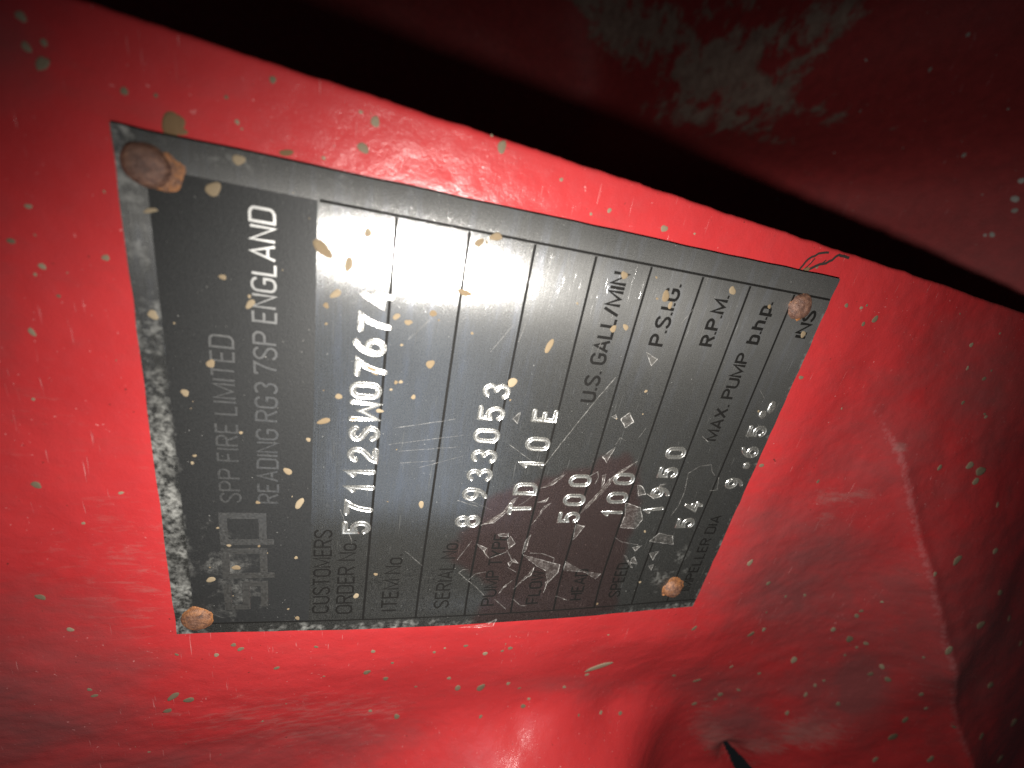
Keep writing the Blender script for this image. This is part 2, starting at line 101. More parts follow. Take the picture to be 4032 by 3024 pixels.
def vnoise(u, v, seed=0):
    """smooth value noise, -1..1"""
    iu = np.floor(u).astype(int); iv = np.floor(v).astype(int); fu = u - iu; fv = v - iv
    fu = fu * fu * (3 - 2 * fu); fv = fv * fv * (3 - 2 * fv)
    def hsh(a, b):
        h = np.sin(a * 127.1 + b * 311.7 + seed * 74.7) * 43758.5453
        return (h - np.floor(h)) * 2 - 1
    return (hsh(iu, iv) * (1 - fu) + hsh(iu + 1, iv) * fu) * (1 - fv) + (hsh(iu, iv + 1) * (1 - fu) + hsh(iu + 1, iv + 1) * fu) * fv

FACE = tps_fit(FACE_PTS, 0.0005)
def zface(u, v):
    u = np.asarray(u, float); v = np.asarray(v, float)
    z = tps_eval(FACE, u, v) - 0.75
    out = np.maximum(np.maximum(-u, u - 100), np.maximum(-v, v - 136))
    z = -1.7 + (z + 1.7) * sstep(5, 22, out)              # machined pad under the plate
    z = z + 1.75 * np.sin(math.pi * np.clip(v / 136, 0, 1)) ** 1.2 * np.exp(-((u + 1) / 9.0) ** 2)
    d, s, t = seg_dist(u, v, RIDGE)
    h = 2.6 * sstep(0.0, 0.7, t)
    z = z - np.where(s > 0, h * sstep(0, 16, d), 0) + 1.2 * sstep(0, .3, t) * np.exp(-(d / 3.0) ** 2)
    d, s, t = seg_dist(u, v, SLIT)
    z = z - 5.5 * np.exp(-(d / 5.5) ** 2) * sstep(0, .15, t)
    # waviness of the cast and repainted surface, none under the plate
    off = sstep(3, 25, np.maximum(np.maximum(-u, u - 100), np.maximum(-v, v - 136)))
    z = z + off * (0.35 * vnoise(u / 13, v / 17, 1) + 0.16 * vnoise(u / 5, v / 7, 2)) + 0.05 * vnoise(u / 2.6, v / 3.1, 3) + off * 0.05 * vnoise(u / 1.3, v / 1.9, 8)
    return z

def edge_u(v):
    v = np.asarray(v, float)
    return np.interp(v, [-80, 0.4, 21, 48, 83, 130, 198, 560], [116, 114, 112.7, 111.2, 109.2, 106.3, 102.5, 80]) + 0.15 * vnoise(v / 4.1, v * 0 + .3, 4) + 0.09 * vnoise(v / 1.1, v * 0 + .6, 5)

def zplate(u, v):
    u = np.asarray(u, float); v = np.asarray(v, float)
    s = np.clip(v / 136, 0, 1)
    return 1.75 * np.sin(math.pi * s) ** 1.2 * np.exp(-(np.maximum(u + 1, 0) / 9.0) ** 2) + 0.04 * vnoise(u / 14, v / 16, 6)

BACK = tps_fit(BACK_PTS, 0.0005)
def zback(u, v):
    z = tps_eval(BACK, u, v); z = -480 + np.logaddexp(0, (z + 480) / 25) * 25      # levels off far back
    return z + 1.2 * vnoise(np.asarray(u) / 30, np.asarray(v) / 36, 11) + .25 * vnoise(np.asarray(u) / 8, np.asarray(v) / 9, 12)

# ---------------------------------------------------------------- materials
class NT:
    def __init__(s, name):
        s.m = bpy.data.materials.new(name); s.m.use_nodes = True
        s.t = s.m.node_tree; s.t.nodes.clear(); s.out = s.n('ShaderNodeOutputMaterial')
    def n(s, typ, ins=None, **kw):
        x = s.t.nodes.new(typ)
        for k, a in kw.items(): setattr(x, k, a)
        for k, a in (ins or {}).items(): s.put(x, k, a)
        return x
    def put(s, x, k, a):
        if isinstance(a, bpy.types.NodeSocket): s.t.links.new(a, x.inputs[k])
        else: x.inputs[k].default_value = a
    def coord(s, scale=(1, 1, 1), rot=(0, 0, 0)):
        tc = s.n('ShaderNodeTexCoord')
        mp = s.n('ShaderNodeMapping', {'Vector': tc.outputs['Object'], 'Scale': tuple(1000.0 * c for c in scale), 'Rotation': rot})
        return mp.outputs[0]
    def noise(s, vec, scale, detail=4, rough=.55, dist=0.0):
        return s.n('ShaderNodeTexNoise', {'Vector': vec, 'Scale': scale, 'Detail': detail, 'Roughness': rough, 'Distortion': dist}).outputs[0]
    def ramp(s, fac, stops, interp='LINEAR'):
        r = s.n('ShaderNodeValToRGB', {'Fac': fac}); cr = r.color_ramp; cr.interpolation = interp
        while len(cr.elements) < len(stops): cr.elements.new(0.5)
        for e, (p, c) in zip(cr.elements, stops):
            e.position = p; e.color = c if len(c) == 4 else (*c, 1)
        return r.outputs[0]
    def lin(s, fac, a, b): return s.ramp(fac, [(a, (0, 0, 0)), (b, (1, 1, 1))])
    def math(s, op, a, b=0.0, clamp=False):
        x = s.n('ShaderNodeMath', operation=op, use_clamp=clamp); s.put(x, 0, a); s.put(x, 1, b); return x.outputs[0]
    def mix(s, f, a, b):
        x = s.n('ShaderNodeMix', data_type='RGBA'); s.put(x, 'Factor', f)
        for k, c in ((6, a), (7, b)):
            if isinstance(c, bpy.types.NodeSocket): s.t.links.new(c, x.inputs[k])
            else: x.inputs[k].default_value = c if len(c) == 4 else (*c, 1)
        return x.outputs[2]
    def attr(s, name): return s.n('ShaderNodeAttribute', attribute_name=name).outputs['Fac']
    def bump(s, h, dist, strength=1.0, normal=None):
        b = s.n('ShaderNodeBump', {'Height': h, 'Distance': dist, 'Strength': strength})
        if normal is not None: s.put(b, 'Normal', normal)
        return b.outputs[0]
    def surf(s, sh): s.t.links.new(sh, s.out.inputs['Surface']); return s.m
    def pbr(s, **ins):
        p = s.n('ShaderNodeBsdfPrincipled')
        for k, a in ins.items():
            k = k.replace('_', ' ')
            if isinstance(a, tuple) and len(a) == 3: a = (*a, 1)
            s.put(p, k, a)
        return p.outputs[0]

def scratches(t, scale, rot, lo=.72, hi=.76, cut=.55):
    """fine straight scratches: very stretched noise, broken up by a second one"""
    a = t.noise(t.coord((scale, scale * .035, scale), (0, 0, rot)), 1.0, 2, .5)
    b = t.noise(t.coord((.06, .06, .06), (0, 0, rot)), 1.0, 3, .6)
    return t.math('MULTIPLY', t.lin(a, lo, hi), t.lin(b, cut, cut + .08))

def paint_material(name, dark=1.0):
    t = NT(name); v = t.coord()
    big = t.noise(v, .045, 3); mid = t.noise(v, .33, 5, .62); fine = t.noise(v, 2.6, 4, .7)
    base = t.mix(t.lin(big, .32, .7), (.41 * dark, .028 * dark, .030 * dark), (.36 * dark, .022 * dark, .024 * dark))
    base = t.mix(t.math('MULTIPLY', t.lin(mid, .42, .75), .45), base, (.35 * dark, .030 * dark, .034 * dark))
    # dry dust and scuffs
    dust = t.attr('dust')
    streak = t.noise(t.coord((.16, .62, .4), (0, 0, .35)), 1.0, 6, .72, .4)
    k = t.math('ADD', dust, t.math('MULTIPLY', t.math('SUBTRACT', streak, .5), 1.9))
    dm = t.math('MULTIPLY', t.lin(k, .38, 1.0), .46)
    dm = t.math('MULTIPLY', dm, t.lin(dust, .02, .35))
    base = t.mix(dm, base, (.25, .175, .155))
    # broad duller brown-red areas, mostly lower right and outer left
    gr = t.attr('muted')
    gk = t.math('MULTIPLY', t.lin(t.math('ADD', gr, t.math('MULTIPLY', t.math('SUBTRACT', t.noise(t.coord((.05, .09, .1), (0, 0, .6)), 1.0, 6, .66, .3), .5), 1.3)), .15, 1.05), t.lin(gr, .01, .2))
    base = t.mix(t.math('MULTIPLY', gk, .84), base, (.165, .050, .050))
    # wear on crests
    wear = t.attr('wear')
    wk = t.lin(t.math('ADD', wear, t.math('MULTIPLY', t.math('SUBTRACT', t.noise(v, .5, 5, .7), .5), 2.0)), .45, .85)
    base = t.mix(t.math('MULTIPLY', wk, .22), base, (.50, .22, .22))
    # pale scuffs and hair scratches
    spk = t.lin(t.noise(v, 1.15, 3, .55), .70, .745)
    area = t.lin(t.noise(v, .06, 2), .40, .58)
    base = t.mix(t.math('MULTIPLY', t.math('MULTIPLY', spk, area), .7), base, (.58, .25, .24))
    s1 = scratches(t, 2.2, .55, .70, .735, .52); s2 = scratches(t, 1.9, -1.0, .71, .745, .56); s3 = scratches(t, 1.7, 1.45, .715, .75, .57)
    sc = t.math('MAXIMUM', s1, t.math('MAXIMUM', s2, s3))
    base = t.mix(t.math('MULTIPLY', sc, .5), base, (.60, .25, .24))
    pits = t.math('SUBTRACT', 1.0, t.lin(t.noise(v, .9, 2, .4), .205, .235))
    base = t.mix(t.math('MULTIPLY', pits, .8), base, (.05, .018, .014))
    # grime film
    film = t.lin(t.noise(t.coord((.05, .12, .1), (0, 0, .5)), 1.0, 5, .65), .55, .85)
    base = t.mix(t.math('MULTIPLY', film, .38), base, (.17, .045, .04))
    rough = t.math('ADD', t.math('MULTIPLY', mid, .30), .075)
    rough = t.math('ADD', rough, t.math('MULTIPLY', dm, .4))
    h = t.math('ADD', t.math('MULTIPLY', mid, .55), t.math('ADD', t.math('MULTIPLY', fine, .13), t.math('MULTIPLY', sc, -.12)))
    h = t.math('ADD', h, t.math('MULTIPLY', dm, .10))
    nrm = t.bump(h, .00042, .8)
    return t.surf(t.pbr(Base_Color=base, Roughness=rough, Specular_IOR_Level=.5, Normal=nrm, Coat_Weight=.35, Coat_Roughness=.58))

def rear_material():
    t = NT('rear_red_paint'); v = t.coord()
    mid = t.noise(v, .16, 6, .65); fine = t.noise(v, .9, 5, .7)
    base = t.mix(t.lin(mid, .35, .7), (.40, .042, .042), (.29, .034, .034))
    pr = t.attr('primer')
    k = t.math('ADD', pr, t.math('MULTIPLY', t.math('SUBTRACT', t.noise(v, .062, 9, .70, .3), .5), 2.6))
    m = t.math('MULTIPLY', t.math('MULTIPLY', t.lin(k, .52, .84), t.lin(pr, .03, .25)), .85)
    grey = t.mix(t.lin(t.noise(v, .11, 7, .7), .3, .7), (.17, .135, .105), (.42, .35, .28))
    base = t.mix(m, base, grey)
    sc = t.math('MAXIMUM', scratches(t, .8, 1.1, .70, .73, .48), scratches(t, .7, .2, .71, .74, .5))
    base = t.mix(t.math('MULTIPLY', sc, .5), base, (.5, .2, .2))
    spk = t.lin(t.noise(v, .5, 2, .5), .74, .77)
    base = t.mix(t.math('MULTIPLY', spk, .5), base, (.4, .3, .26))
    rough = t.math('ADD', t.math('MULTIPLY', m, .3), .55)
    nrm = t.bump(t.math('ADD', fine, t.math('MULTIPLY', m, -1.2)), .0006, .6)
    return t.surf(t.pbr(Base_Color=base, Roughness=rough, Normal=nrm))

def tangent(t):
    return t.n('ShaderNodeTangent', direction_type='UV_MAP', uv_map='UVMap').outputs[0]

def steel_material():
    t = NT('brushed_stainless'); v = t.coord()
    br = t.noise(t.coord((9.0, .12, 3)), 1.0, 3, .6)          # brushed along the lettering
    br2 = t.noise(t.coord((3.0, .05, 1)), 1.0, 2, .5)
    grain = t.noise(v, 5.5, 2, .6); blot = t.noise(v, .09, 5, .6)
    red_reflection = t.attr('red_reflection')
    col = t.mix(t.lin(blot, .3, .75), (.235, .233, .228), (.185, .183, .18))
    col = t.mix(t.math('MULTIPLY', red_reflection, .5), col, (.22, .10, .10))  # reflection of red surroundings painted into the unlacquered steel
    pat = t.noise(t.coord((.5, .06, .3)), 1.0, 4, .6)
    col = t.mix(t.math('MULTIPLY', t.lin(pat, .5, .8), .25), col, (.42, .47, .60))
    rough = t.math('ADD', .115, t.math('MULTIPLY', grain, .09))
    rough = t.math('ADD', rough, t.math('MULTIPLY', t.attr('dull'), .14))
    h = t.math('ADD', t.math('MULTIPLY', br, .55), t.math('ADD', t.math('MULTIPLY', grain, .40), t.math('MULTIPLY', br2, .3)))
    sa = scratches(t, 3.0, -.55, .66, .70, .50); sb = scratches(t, 3.0, 1.75, .68, .72, .50); sd = scratches(t, 3.2, .9, .70, .73, .54)
    scr = t.math('MAXIMUM', sa, t.math('MAXIMUM', sb, sd))
    h = t.math('SUBTRACT', h, t.math('MULTIPLY', scr, .3))
    nrm = t.bump(h, .000045, .75)
    metal = t.pbr(Base_Color=col, Metallic=1.0, Roughness=rough, Anisotropic=.86, Anisotropic_Rotation=.25, Tangent=tangent(t), Normal=nrm)
    soft = t.pbr(Base_Color=col, Metallic=1.0, Roughness=.44, Anisotropic=.80, Anisotropic_Rotation=.25, Tangent=tangent(t), Normal=nrm)
    metal = t.n('ShaderNodeMixShader', {0: .17, 1: metal, 2: soft}).outputs[0]       # dulled by handling
    # lacquer dust, lime and grit lying on it
    dust = t.attr('dust')
    sp = t.noise(v, .75, 5, .62); cl = t.noise(v, .17, 6, .66, .5)
    k = t.math('ADD', dust, t.math('MULTIPLY', t.math('SUBTRACT', cl, .5), 1.6))
    dm = t.math('MULTIPLY', t.lin(k, .40, 1.0), t.lin(sp, .36, .66))
    dm = t.math('MULTIPLY', dm, t.lin(dust, .02, .3))
    grit = t.math('MULTIPLY', t.lin(t.noise(v, 2.1, 2, .5), .735, .765), .55)
    dm = t.math('MAXIMUM', t.math('MULTIPLY', dm, .52), t.math('MULTIPLY', grit, .7))
    dm = t.math('MAXIMUM', dm, t.math('MULTIPLY', scr, .10))
    dm = t.math('MAXIMUM', dm, t.math('ADD', .016, t.math('MULTIPLY', t.lin(t.noise(v, 4.5, 3, .7), .35, .70), .068)))
    dif = t.pbr(Base_Color=t.mix(t.math('MULTIPLY', red_reflection, .42), t.mix(sp, (.34, .335, .31), (.50, .495, .46)), (.42, .13, .12)), Roughness=.7, Normal=t.bump(sp, .0001, .6))  # the same painted reflection tints the haze layer
    mx = t.n('ShaderNodeMixShader', {0: dm, 1: metal, 2: dif})
    return t.surf(mx.outputs[0])

def stamp_material():
    t = NT('stamped_steel'); v = t.coord()
    g = t.noise(v, 4.0, 3, .6)
    m = t.pbr(Base_Color=(.56, .55, .53), Metallic=1.0, Roughness=t.math('ADD', .16, t.math('MULTIPLY', g, .22)), Normal=t.bump(g, .00007, .7))
    d = t.pbr(Base_Color=(.55, .54, .49), Roughness=.6)
    mx = t.n('ShaderNodeMixShader', {0: t.math('ADD', .08, t.math('MULTIPLY', t.lin(g, .5, .7), .22)), 1: m, 2: d})
    return t.surf(mx.outputs[0])

def header_metal():
    t = NT('header_lettering_steel'); v = t.coord()
    g = t.noise(v, 2.2, 4, .65)
    m = t.pbr(Base_Color=(.36, .355, .345), Metallic=1.0, Roughness=t.math('ADD', .26, t.math('MULTIPLY', g, .14)), Anisotropic=.7, Anisotropic_Rotation=.25, Tangent=tangent(t), Normal=t.bump(g, .00003, .5))
    d = t.pbr(Base_Color=(.15, .145, .135), Roughness=.6)
    mx = t.n('ShaderNodeMixShader', {0: t.math('ADD', .08, t.math('MULTIPLY', t.lin(g, .30, .80), .26)), 1: m, 2: d})
    return t.surf(mx.outputs[0])

def header_black():
    t = NT('header_black_enamel'); v = t.coord()
    g = t.noise(v, 3.0, 4, .65); b = t.noise(v, .22, 6, .7, .4)
    col = t.mix(t.lin(g, .3, .75), (.011, .0112, .0113), (.022, .022, .0215))
    dust = t.attr('dust')
    k = t.math('MULTIPLY', t.lin(t.math('ADD', dust, t.math('MULTIPLY', t.math('SUBTRACT', b, .5), 1.8)), .42, 1.0), t.lin(dust, .02, .3))
    k = t.math('MULTIPLY', k, t.lin(t.noise(v, 1.6, 5, .75), .36, .66))
    k = t.math('ADD', t.math('MULTIPLY', k, .40), t.math('MULTIPLY', t.lin(t.noise(v, 1.9, 2, .5), .74, .77), .4))
    col = t.mix(k, col, (.40, .39, .36))
    return t.surf(t.pbr(Base_Color=col, Roughness=.5, Specular_IOR_Level=.34, Normal=t.bump(g, .00006, .7)))

def ink_material():
    t = NT('black_print'); v = t.coord(); g = t.noise(v, 4.0, 3, .6)
    return t.surf(t.pbr(Base_Color=t.mix(g, (.002, .002, .002), (.010, .009, .008)), Roughness=.7, Specular_IOR_Level=.15, Normal=t.bump(g, .00005, .6)))

def rust_material():
    t = NT('rust'); v = t.coord()
    a = t.noise(v, .9, 6, .7, .3); b = t.noise(v, 3.2, 4, .7)
    col = t.ramp(a, [(.25, (.035, .018, .014)), (.45, (.095, .046, .032)), (.60, (.16, .082, .055)), (.74, (.22, .105, .05)), (.9, (.26, .19, .15))])
    col = t.mix(t.math('MULTIPLY', t.lin(b, .55, .75), .6), col, (.20, .14, .115))
    f = t.attr('fresh')
    col = t.mix(t.math('MULTIPLY', f, t.lin(a, .35, .6)), col, (.30, .115, .028))
    h = t.math('ADD', t.math('MULTIPLY', a, .6), t.math('MULTIPLY', b, .4))
    return t.surf(t.pbr(Base_Color=col, Roughness=t.math('ADD', .30, t.math('MULTIPLY', b, .4)), Specular_IOR_Level=.6, Metallic=.15, Normal=t.bump(h, .0005, .85)))

def fleck_material(name, c1, c2, rough=.6):
    t = NT(name); v = t.coord((.001, .001, .001)); a = t.noise(v, 1.2, 4, .6)
    oi = t.n('ShaderNodeObjectInfo').outputs['Random']
    col = t.mix(t.math('ADD', t.math('MULTIPLY', oi, .7), t.math('MULTIPLY', a, .3)), c1, c2)
    return t.surf(t.pbr(Base_Color=col, Roughness=rough, Specular_IOR_Level=.12))

def film_material(name, opaque, edge):
    t = NT(name); v = t.coord(); a = t.noise(v, 1.5, 5, .7)
    tr = t.n('ShaderNodeBsdfTransparent', {'Color': (.96, .95, .93, 1)})
    p = t.pbr(Base_Color=(.60, .56, .53) if not edge else (.80, .77, .73), Roughness=.28, Specular_IOR_Level=.6, Normal=t.bump(a, .0001, .8))
    b = t.noise(v, .8, 4, .6)
    f = t.math('ADD', opaque * .25, t.math('MULTIPLY', t.math('MULTIPLY', t.lin(a, .38, .75), t.lin(b, .35, .65)), opaque * 3.2), True)
    mx = t.n('ShaderNodeMixShader', {0: f, 1: tr.outputs[0], 2: p})
    return t.surf(mx.outputs[0])

M_paint = paint_material('red_gloss_paint')
M_rear = rear_material()
M_steel = steel_material(); M_stamp = stamp_material(); M_hmet = header_metal(); M_hblk = header_black(); M_ink = ink_material()
t_ = NT('stamped_groove'); g_ = t_.noise(t_.coord(), 4.0, 3, .6)
M_floor = t_.surf(t_.n('ShaderNodeMixShader', {0: .06, 1: t_.pbr(Base_Color=(.34, .335, .32), Metallic=1.0, Roughness=.42, Normal=t_.bump(g_, .00012, .9)), 2: t_.pbr(Base_Color=(.52, .51, .47), Roughness=.6)}).outputs[0])
M_rust = rust_material()
M_fleck = fleck_material('stone_paint_fleck', (.24, .19, .13), (.095, .073, .045))
M_tan = fleck_material('tan_paint_fleck', (.135, .094, .052), (.23, .185, .125), .75)
M_chip = fleck_material('bare_primer_chip', (.55, .54, .50), (.30, .28, .24), .7)
M_film = film_material('peeling_lacquer', .06, False); M_filme = film_material('lacquer_edge', .26, True)
M_scratch = film_material('scratch_mark', .10, True)
M_dark = NT('dark_crack'); M_dark = M_dark.surf(M_dark.pbr(Base_Color=(.018, .010, .008), Roughness=.8))
M_grit = fleck_material('brown_grime', (.10, .06, .03), (.15, .095, .05), .8)

# ---------------------------------------------------------------- mesh helpers
def empty(name, loc, label, cat):
    o = bpy.data.objects.new(name, None); COL.objects.link(o); o.location = loc; o.empty_display_size = .02
    o['label'] = label; o['category'] = cat
    return o

def mesh_obj(name, pts, faces, mat, parent, smooth=True, attrs=None, uv=True, mats=None, mat_idx=None):
    """pts in plate mm (u, v, z); stored relative to the parent"""
    P = np.asarray(pts, float)
    off = np.array(parent.location if parent.parent is None else parent.parent.location)
    X = np.stack([(P[:, 1] - 68) * .001 - off[0], (P[:, 0] - 50) * .001 - off[1], P[:, 2] * .001 - off[2]], 1)
    me = bpy.data.meshes.new(name)
    me.from_pydata(X.tolist(), [], [tuple(int(i) for i in f) for f in faces])
    for a, val in (attrs or {}).items():
        at = me.attributes.new(a, 'FLOAT', 'POINT'); at.data.foreach_set('value', np.asarray(val, np.float32))
    if uv:
        ul = me.uv_layers.new(name='UVMap')
        li = np.zeros(len(me.loops), np.int32); me.loops.foreach_get('vertex_index', li)
        ul.data.foreach_set('uv', np.stack([P[li, 0] * .01, P[li, 1] * .01], 1).astype(np.float32).ravel())
    for m in (mats or [mat]): me.materials.append(m)
    if mat_idx is not None: me.polygons.foreach_set('material_index', np.asarray(mat_idx, np.int32))
    me.polygons.foreach_set('use_smooth', [smooth] * len(me.polygons))
    me.update()
    o = bpy.data.objects.new(name, me); COL.objects.link(o); o.parent = parent
    return o

def fix_up(faces, P):
    """wind faces so that they look out of the plate (+z)"""
    out = []
    for f in faces:
        a, b, c = P[f[0]], P[f[1]], P[f[2]]
        n = (b[1] - a[1]) * (c[0] - a[0]) - (b[0] - a[0]) * (c[1] - a[1])
        out.append(f if n > 0 else f[::-1])
    return out

def grid_faces(nr, nc):
    i = np.arange(nr - 1)[:, None] * nc + np.arange(nc - 1)[None, :]
    return np.stack([i, i + 1, i + nc + 1, i + nc], -1).reshape(-1, 4)

def blob(u, v, patches):
    d = np.zeros(np.shape(u))
    for cu, cv, au, av, bu, bv, s in patches:
        det = au * bv - av * bu
        if abs(det) < 1e-6: continue
        x = u - cu; y = v - cv
        p = (x * bv - y * bu) / det; q = (au * y - av * x) / det
        d = np.maximum(d, s * np.exp(-(p * p + q * q) * 1.1))
    return d

# ---------------------------------------------------------------- the red casting that carries the plate
casing = empty('pump_casing', W3(20, 100, -30), 'red painted cast pump casing, worn and paint spattered, carrying the metal nameplate', 'pump casing')
rows = np.concatenate([np.arange(0, 222, .7), 222 + np.cumsum(np.linspace(.8, 4.0, 36))])     # distance below the top edge
cols = np.concatenate([np.arange(-75, 205, .75), 205 + np.cumsum(np.linspace(.75, 4.5, 115))])
VV, DD = np.meshgrid(cols, rows)
E = edge_u(VV)
UU = E - 1.0 - DD
ZZ = zface(UU, VV)
R_e = 1.0
zt = zface(edge_u(cols) - R_e, cols)
cap_u, cap_z = [], []
for a in (75, 60, 45, 30, 15, 0)[::-1]:
    pass
for a in (90, 72, 54, 36, 18):                                # rolled edge, from the wall up to the face
    th = math.radians(a)
    cap_u.append(edge_u(cols) - R_e + R_e * math.sin(th)); cap_z.append(zt - R_e + R_e * math.cos(th))
wall_u = [edge_u(cols) - 1.5, edge_u(cols) - .4]; wall_z = [zt - 34, zt - 12]
U_all = np.vstack(wall_u + cap_u + [UU]); Z_all = np.vstack(wall_z + cap_z + [ZZ]); V_all = np.vstack([np.broadcast_to(cols, (len(wall_u) + len(cap_u), len(cols))), VV])
dust = blob(U_all, V_all, DUST)
rd, rs, rt = seg_dist(U_all, V_all, RIDGE)
wear = np.exp(-((rd - .3) / 1.5) ** 2) * sstep(.0, .12, rt) * .72
gf = grid_faces(*U_all.shape)[:, ::-1]
sd_, _, st_ = seg_dist(U_all.ravel()[gf].mean(1), V_all.ravel()[gf].mean(1), SLIT)
gf = gf[~(sd_ < 5.2 * sstep(.0, .5, st_))]                   # open gap beside the boss
mesh_obj('casting_face', np.stack([U_all.ravel(), V_all.ravel(), Z_all.ravel()], 1), gf, M_paint, casing,
         attrs={'dust': dust.ravel(), 'wear': wear.ravel(), 'muted': blob(U_all, V_all, MUTED).ravel()}, uv=False)

# ---------------------------------------------------------------- the part of the pump behind it
rear = empty('pump_volute', W3(150, 250, -150), 'dim red pump volute behind the casing edge, paint flaked to grey primer', 'pump volute')
bu = np.arange(60, 1100, 4.0); bv = np.arange(-1000, 560, 4.0)
BV, BU = np.meshgrid(bv, bu); BZ = zback(BU, BV)
mesh_obj('volute_wall', np.stack([BU.ravel(), BV.ravel(), BZ.ravel()], 1), grid_faces(*BU.shape), M_rear, rear, attrs={'primer': blob(BU, BV, PRIMER).ravel()}, uv=False)

# ---------------------------------------------------------------- flecks
rnd = random.Random(3)
def fleck_shape(name, mat, seed, h):
    r = random.Random(seed); n = 16; p1, p2, p3 = (r.uniform(0, 6.3) for _ in range(3)); k2, k3 = r.uniform(.05, .17), r.uniform(.02, .11)
    rad = [1 + k2 * math.sin(2 * 6.2832 * i / n + p1) + k3 * math.sin(3 * 6.2832 * i / n + p2) + .03 * math.sin(5 * 6.2832 * i / n + p3) for i in range(n)]
    vs_ = [(0, 0, h)]; fs = []
    for k, (q, z) in enumerate(((.62, h * .85), (.93, h * .45), (1.0, -.05))):
        for i in range(n):
            a = 2 * math.pi * i / n; vs_.append((math.cos(a) * rad[i] * q, math.sin(a) * rad[i] * q, z))
    for i in range(n):
        j = (i + 1) % n; fs.append((0, 1 + i, 1 + j))
        for k in range(2):
            fs.append((1 + k * n + i, 1 + (k + 1) * n + i, 1 + (k + 1) * n + j, 1 + k * n + j))
    me = bpy.data.meshes.new(name); me.from_pydata(vs_, [], fs); me.materials.append(mat)
    me.polygons.foreach_set('use_smooth', [True] * len(me.polygons)); me.update()
    return me

def put_fleck(name, me, parent, u, v, r, asp, fn, rz, lift=0.0):
    e = .4; z0 = float(fn(u, v))
    n = Vector((-(float(fn(u, v + e)) - float(fn(u, v - e))) / (2 * e), -(float(fn(u + e, v)) - float(fn(u - e, v))) / (2 * e), 1)).normalized()
    q = n.to_track_quat('Z', 'Y').to_matrix().to_4x4()
    o = bpy.data.objects.new(name, me); COL.objects.link(o); o.parent = parent
    s = math.sqrt(asp)
    o.matrix_local = Matrix.Translation(W3(u, v, z0 + lift) - parent.location) @ q @ Matrix.Rotation(rz, 4, 'Z') @ Matrix.Diagonal((r * s * .001, r / s * .001, r * .001, 1))
    return o

fm = [fleck_shape('paint_fleck', M_fleck, s, .07) for s in range(6)]
for i, (u, v, r, a) in enumerate(FLECKS):
    put_fleck('paint_fleck', fm[i % 6], casing, u, v, min(r * .88, 3.0), a, zface, rnd.uniform(-.6, .6) + (1.2 if v < 110 else .4))
cm = [fleck_shape('paint_chip', M_chip, s + 20, .10) for s in range(5)]
for i, (u, v, r, a) in enumerate(BFLECKS):
    put_fleck('paint_chip', cm[i % 5], rear, u, v, r, a, zback, rnd.uniform(-.6, .6), .1)

# ---------------------------------------------------------------- stroke lettering
def arc(cx, cy, rx, ry, a0, a1, n=9):
    return [(cx + rx * math.cos(math.radians(a0 + (a1 - a0) * i / (n - 1))), cy + ry * math.sin(math.radians(a0 + (a1 - a0) * i / (n - 1)))) for i in range(n)]
def bez(a, b, c, d, n=7):
    return [tuple((1 - t) ** 3 * a[k] + 3 * (1 - t) ** 2 * t * b[k] + 3 * (1 - t) * t * t * c[k] + t ** 3 * d[k] for k in (0, 1)) for t in [i / (n - 1) for i in range(n)]]
w = .44; h = w / 2
G = {}
G['O'] = (w, [arc(h, 1 - h, h, h, 90, 270, 9)[0:5] + arc(h, h, h, h, 180, 360, 9) + arc(h, 1 - h, h, h, 0, 90, 5) + ['c']])
G['0'] = G['O']
G['C'] = (w, [arc(h, 1 - h, h, h, 5, 180) + arc(h, h, h, h, 180, 355)])
G['G'] = (w, [arc(h, 1 - h, h, h, 5, 180) + arc(h, h, h, h, 180, 360) + [(w, .47), (h + .02, .47)]])
G['D'] = (w, [[(0, 0), (0, 1)] + arc(w - .2, .8, .2, .2, 90, 0, 6) + arc(w - .2, .2, .2, .2, 0, -90, 6) + ['c']])
G['S'] = (w, [arc(h, .77, h, .23, 10, 180) + bez((0, .77), (0, .53), (w, .50), (w, .25))[1:] + arc(h, .23, h, .23, 0, -170)[1:]])
G['P'] = (w, [[(0, 0), (0, 1)] + arc(w - .2, .76, .2, .24, 90, -90) + [(0, .52)]])
G['R'] = (w, [[(0, 0), (0, 1)] + arc(w - .2, .76, .2, .24, 90, -90) + [(0, .52)], [(w * .5, .50), (w, 0)]])
G['E'] = (.38, [[(.38, 1), (0, 1), (0, 0), (.38, 0)], [(.04, .52), (.33, .52)]])
G['F'] = (.38, [[(.38, 1), (0, 1), (0, 0)], [(.04, .50), (.33, .50)]])
G['L'] = (.36, [[(0, 1), (0, 0), (.36, 0)]])
G['I'] = (.02, [[(0.01, 0), (0.01, 1)]])
G['H'] = (w, [[(0, 0), (0, 1)], [(w, 0), (w, 1)], [(.04, .52), (w - .04, .52)]])
G['T'] = (w, [[(0, 1), (w, 1)], [(h, .96), (h, 0)]])
G['U'] = (w, [[(0, 1)] + arc(h, h, h, h, 180, 360) + [(w, 1)]])
G['N'] = (w, [[(0, 0), (0, 1), (w, 0), (w, 1)]])
G['M'] = (.58, [[(0, 0), (0, 1), (.29, .12), (.58, 1), (.58, 0)]])
G['W'] = (.62, [[(0, 1), (.14, 0), (.31, .92), (.48, 0), (.62, 1)]])
G['A'] = (.48, [[(0, 0), (.24, 1), (.48, 0)], [(.09, .30), (.39, .30)]])
G['X'] = (.46, [[(0, 0), (.46, 1)], [(0, 1), (.20, .55)], [(.26, .45), (.46, 0)]])
G['Y'] = (.46, [[(0, 1), (.23, .48), (.46, 1)], [(.23, .44), (.23, 0)]])
G['.'] = (.08, [[(0.04, .0), (0.04, .15)]])
G['/'] = (.28, [[(0, -.02), (.28, 1.02)]])
